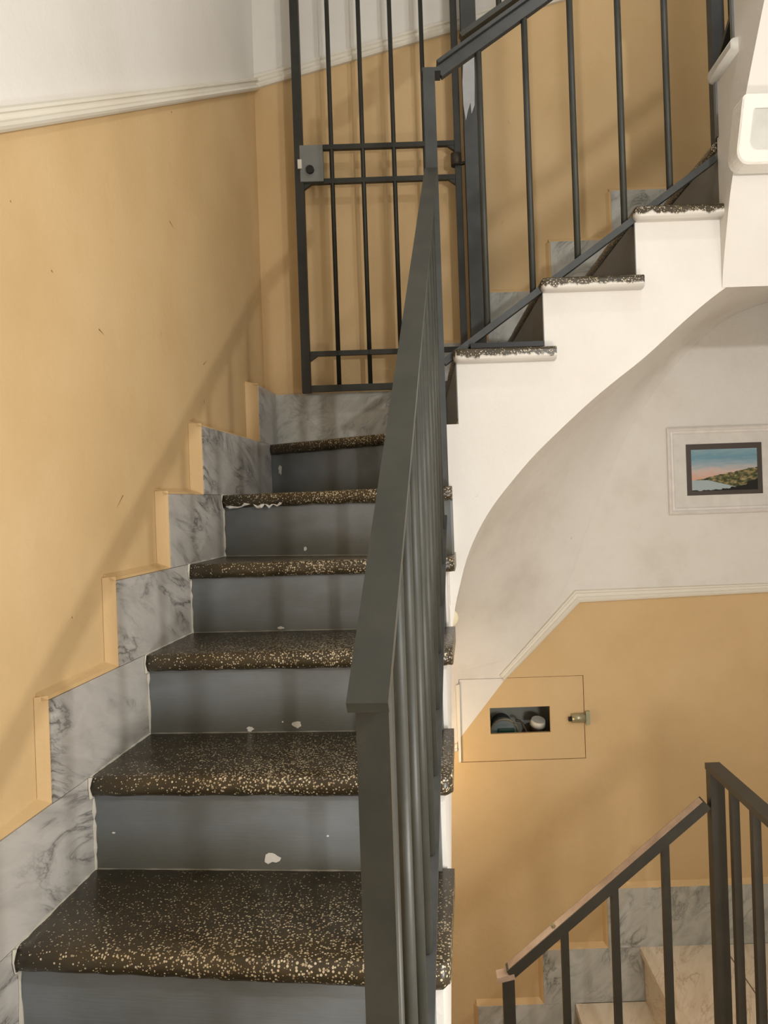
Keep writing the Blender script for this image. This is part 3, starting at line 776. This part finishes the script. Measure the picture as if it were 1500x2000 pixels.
obj('lid', rod((mc[0],MD-.015,mc[2]), (mc[0],MD+.03,mc[2]), .074, 32), simple('meter_lid', lin(112,124,124), .15), met)
obj('dial', bar((mc[0]-.035,MD-.03,mc[2]-.0), (mc[0]+.055,MD-.03,mc[2]-.0), .04, .045, (0,1,0), .006), GREEN, met)
obj('body', rod((mc[0],MD+.03,mc[2]), (mc[0],MD+.165,mc[2]), .06, 24), simple('meter_body', lin(60,66,64), .5), met)
cc = PL(1050,1412,MD)
vv = thing('pipe_valve', 'white capped valve with dark collar inside the wall cupboard slot', 'valve')
obj('cap', rod((cc[0],MD,cc[2]-.010), (cc[0]+.004,MD-.01,cc[2]+.022), .046, 24, r2=.040), CAPW, vv, True)
obj('collar', rod((cc[0]-.006,MD,cc[2]-.05), (cc[0],MD,cc[2]-.010), .042, 24), simple('dark_collar', lin(62,44,34), .5), vv, True)
obj('pipe', rod((cc[0]-.006,MD,hz0+.001), (cc[0]-.006,MD,cc[2]-.05), .034, 20), BLACK, vv, True)
hose = [(mc[0]+.07,MD+.03,mc[2]+.05),(mc[0]+.10,MD+.03,mc[2]+.045),(mc[0]+.12,MD+.02,mc[2]+.01),(mc[0]+.145,MD,mc[2]-.05),(mc[0]+.15,MD,hz0+.002)]
tag(obj('hose', tube(cat(hose, 5), .007, 0, 8), simple('hose_brown', lin(84,70,52), .5), None, True), 'thin brown hose curling down between the meter and the white valve', 'hose')

# ================================================================ ROUND LID, HIDDEN LAMP
JD = DF+.14; jc = PL(876,1206,JD)
jl = thing('junction_lid', 'round cream junction box lid half hidden behind the arch foot', 'lid')
b = bmesh.new(); n = 28
loft(b, [[M(jc[0]+r*math.cos(2*math.pi*i/n), JD-y, jc[2]+r*math.sin(2*math.pi*i/n)) for i in range(n)] for r, y in ((.042,-.03),(.042,.02),(.036,.028),(.012,.03))])
obj('lid', b, CREAM, jl, True)
lampo = thing('wall_lamp', 'small round wall lamp glowing on the lower wall behind the left flight', 'lamp')
LPOS = (-.10,DB-.42,-1.40)
obj('back_plate', rod((LPOS[0],DB,LPOS[2]), (LPOS[0],DB-.03,LPOS[2]), .075, 24), CAPW, lampo)
obj('arm', rod((LPOS[0],DB-.03,LPOS[2]), (LPOS[0],LPOS[1]+.05,LPOS[2]), .012, 10), CAPW, lampo)
b = bmesh.new(); bmesh.ops.create_uvsphere(b, u_segments=20, v_segments=12, radius=.05*S, matrix=Matrix.Translation(M(*LPOS)))
obj('globe', b, simple('lamp_glow', (1,.72,.42,1), .4, 0, 12), lampo, 'all')
lamp('wall_lamp_light', LPOS, 6.5, .07, (1,.80,.55))

# ================================================================ WHITE BOX AT THE TOP RIGHT
bx = thing('wall_box', 'white rounded box with a pale grey inset panel, cut off by the right picture edge', 'box')
BD = 2.80
def rrect(x0, x1, z0, z1, r, d, n=6):
    out = []
    for cx_, cz_, a, r in ((x1-r,z0+r,-90,r),(x1-.3*r,z1-.3*r,0,.3*r),(x0+.3*r,z1-.3*r,90,.3*r),(x0+r,z0+r,180,r)):
        for i in range(n+1):
            q = math.radians(a+90*i/n); out.append((cx_+r*math.cos(q), d, cz_+r*math.sin(q)))
    return out

# ================================================================ PICTURE
pic = thing('framed_picture', 'small white-framed coastal landscape print hanging on the white wall under the arch', 'picture')
fx0 = (PL(1299,840,DB)[0]+PL(1307,1002,DB)[0])/2; fz1 = PL(1299,836,DB)[2]-.003; fz0 = PL(1307,1003,DB)[2]-.005
fx1 = fx0+.685
def framebar(pts_out, pts_in, y0, y1):
    b = bmesh.new()
    prof = [(0,0),(.0,.022),(.25,.030),(.45,.024),(.6,.016),(.85,.018),(1,.012),(1,0)]
    rings = []
    for (o_, i_) in list(zip(pts_out, pts_in))+[(pts_out[0], pts_in[0])]:
        rings.append([M(*(lerp((o_[0],DB-y,o_[1]), (i_[0],DB-y,i_[1]), t))) for t, y in prof])
    loft(b, rings, True, False); bmesh.ops.remove_doubles(b, verts=b.verts, dist=1e-6); return b
fw = .036
po = [(fx0,fz0),(fx1,fz0),(fx1,fz1),(fx0,fz1)]; pi_ = [(fx0+fw,fz0+fw),(fx1-fw,fz0+fw),(fx1-fw,fz1-fw),(fx0+fw,fz1-fw)]
obj('frame', framebar(po, pi_, 0, 0), FRAME, pic)
cx0, cx1 = fx0+fw-.004, fx1-fw+.004; cz0, cz1 = fz0+fw-.004, fz1-fw+.004
obj('mat_board', prism([(cx0,DB-.008,cz0),(cx1,DB-.008,cz0),(cx1,DB-.008,cz1),(cx0,DB-.008,cz1)], (0,.006,0)), MATB, pic)
a, c = PL(1338,867,DB), PL(1489,964,DB)
dx0, dx1 = a[0], c[0]; dz1, dz0 = PL(1410,866,DB)[2], PL(1410,966,DB)[2]
obj('print_border', prism([(dx0,DB-.0095,dz0),(dx1,DB-.0095,dz0),(dx1,DB-.0095,dz1),(dx0,DB-.0095,dz1)], (0,.0015,0)), DARKM, pic)
ix0, ix1, iz0, iz1 = dx0+.028, dx1-.028, dz0+.024, dz1-.032
b = bmesh.new(); uvl = b.loops.layers.uv.new('UVMap')
f = b.faces.new([b.verts.new(M(*p)) for p in ((ix0,DB-.0102,iz0),(ix1,DB-.0102,iz0),(ix1,DB-.0102,iz1),(ix0,DB-.0102,iz1))])
for lp_, u in zip(f.loops, ((0,0),(1,0),(1,1),(0,1))): lp_[uvl].uv = u
m = Mat('landscape_print', .8, .1); uv = m.co('UV'); sp = m.n('ShaderNodeSeparateXYZ'); m.l(uv, sp.inputs[0]); U_, V_ = sp.outputs['X'], sp.outputs['Y']
ns = m.noise(m.vscale(uv, (3,9,1)), 1.6, 5, .6)
sky = m.ramp(m.math('ADD', V_, m.math('MULTIPLY', m.math('SUBTRACT', ns, .5), .35)), [(.30, lin(214,170,150)), (.48, lin(206,186,178)), (.62, lin(160,176,184)), (.8, lin(112,154,172)), (1, lin(138,168,178))])
hill = m.math('ADD', m.math('ADD', m.math('MULTIPLY', U_, .30), .20), m.math('MULTIPLY', m.noise(m.vscale(uv, (6,1,1)), 2, 4), .10))
land = m.ramp(m.noise(m.vscale(uv, (6,7,1)), 1.8, 5, .7), [(.34, lin(34,36,28)), (.48, lin(84,88,56)), (.58, lin(150,134,92)), (.7, lin(196,176,132))])
col = m.mix(m.math('LESS_THAN', V_, hill), sky, land)
sea = m.math('MULTIPLY', m.math('LESS_THAN', m.math('ADD', V_, m.math('MULTIPLY', U_, .42)), .36), m.math('LESS_THAN', V_, .26))
col = m.mix(sea, col, lin(168,182,184))
fore = m.math('LESS_THAN', m.math('ADD', V_, m.math('MULTIPLY', m.noise(m.vscale(uv, (5,5,1)), 2.5, 4), .16)), m.math('ADD', .09, m.math('MULTIPLY', m.math('POWER', U_, 3), .26)))
col = m.mix(fore, col, lin(26,26,24)); m.color(col)
obj('print', b, m.m, pic)
gm = Mat('picture_glass', .04, .5); gt = gm.n('ShaderNodeBsdfTransparent'); gg = gm.n('ShaderNodeBsdfGlossy'); gg.inputs['Roughness'].default_value = .03
fr_ = gm.n('ShaderNodeFresnel'); fr_.inputs[0].default_value = 1.45; mx = gm.n('ShaderNodeMixShader')
gm.l(fr_.outputs[0], mx.inputs[0]); gm.l(gt.outputs[0], mx.inputs[1]); gm.l(gg.outputs[0], mx.inputs[2]); gm.l(mx.outputs[0], gm.t.nodes['Material Output'].inputs[0])
b = bmesh.new(); b.faces.new([b.verts.new(M(*p)) for p in ((cx0,DB-.0115,cz0),(cx1,DB-.0115,cz0),(cx1,DB-.0115,cz1),(cx0,DB-.0115,cz1))])
obj('glass', b, gm.m, pic)

# white box built on the wall of the arch, in front of its face
xq0 = PL(1451,240,BD)[0]; zq0 = PL(1470,303,BD)[2]; zq1 = PL(1460,186,BD)[2]; xq1 = xq0+.42
def bd(z): return 2.785+(zq1-z)*.40               # the box hangs on the sloping underside of the flight
def boxring(x0, x1, z0, z1, r, off): return [M(p[0], bd(p[2])+off, p[2]) for p in rrect(x0, x1, z0, z1, r, 0)]
b = bmesh.new(); i_ = .050
loft(b, [boxring(xq0,xq1,zq0,zq1,.05,.09), boxring(xq0,xq1,zq0,zq1,.05,.006), boxring(xq0+.006,xq1-.006,zq0+.006,zq1-.006,.045,0),
         boxring(xq0+i_-.008,xq1-i_+.008,zq0+i_-.008,zq1-i_+.004,.035,0), boxring(xq0+i_,xq1-i_,zq0+i_,zq1-i_+.012,.03,.012)], True, True)
obj('casing', b, WBOX, bx, False)
b = bmesh.new(); loft(b, [boxring(xq0+i_-.004,xq1-i_+.004,zq0+i_-.004,zq1-i_+.016,.03,.013), boxring(xq0+i_-.004,xq1-i_+.004,zq0+i_-.004,zq1-i_+.016,.03,.010)])
obj('inset_panel', b, GBOX, bx)

# put every thing's empty at its base
for root, p in ((st1,(-.45,1.2,FLOOR)),(st2,(.7,3.7,-.4)),(st3,(1.6,2.6,1.2)),(st4,(.6,3.7,BOT)),(r1,(rx(.955),.955,pb)),(r2,(.12,RD,level(7)+TH)),(r3,(nx,RD,level(10)+TH)),
                (r4,(nx4,LD,FLOOR)),(r5,(nx4,NE,FLOOR)),(gate,(xL,GD,GB)),(post,(gpx,gpd,level(7)+TH)),(cup,(hx0,DB,hz0)),(met,(mc[0],MD,hz0)),(vv,(cc[0],MD,hz0)),
                (jl,(jc[0],JD,jc[2])),(lampo,(LPOS[0],DB,LPOS[2])),(bx,(xq0,DF,zq0)),(pic,(fx0,DB,fz0))):
    settle(root, p)
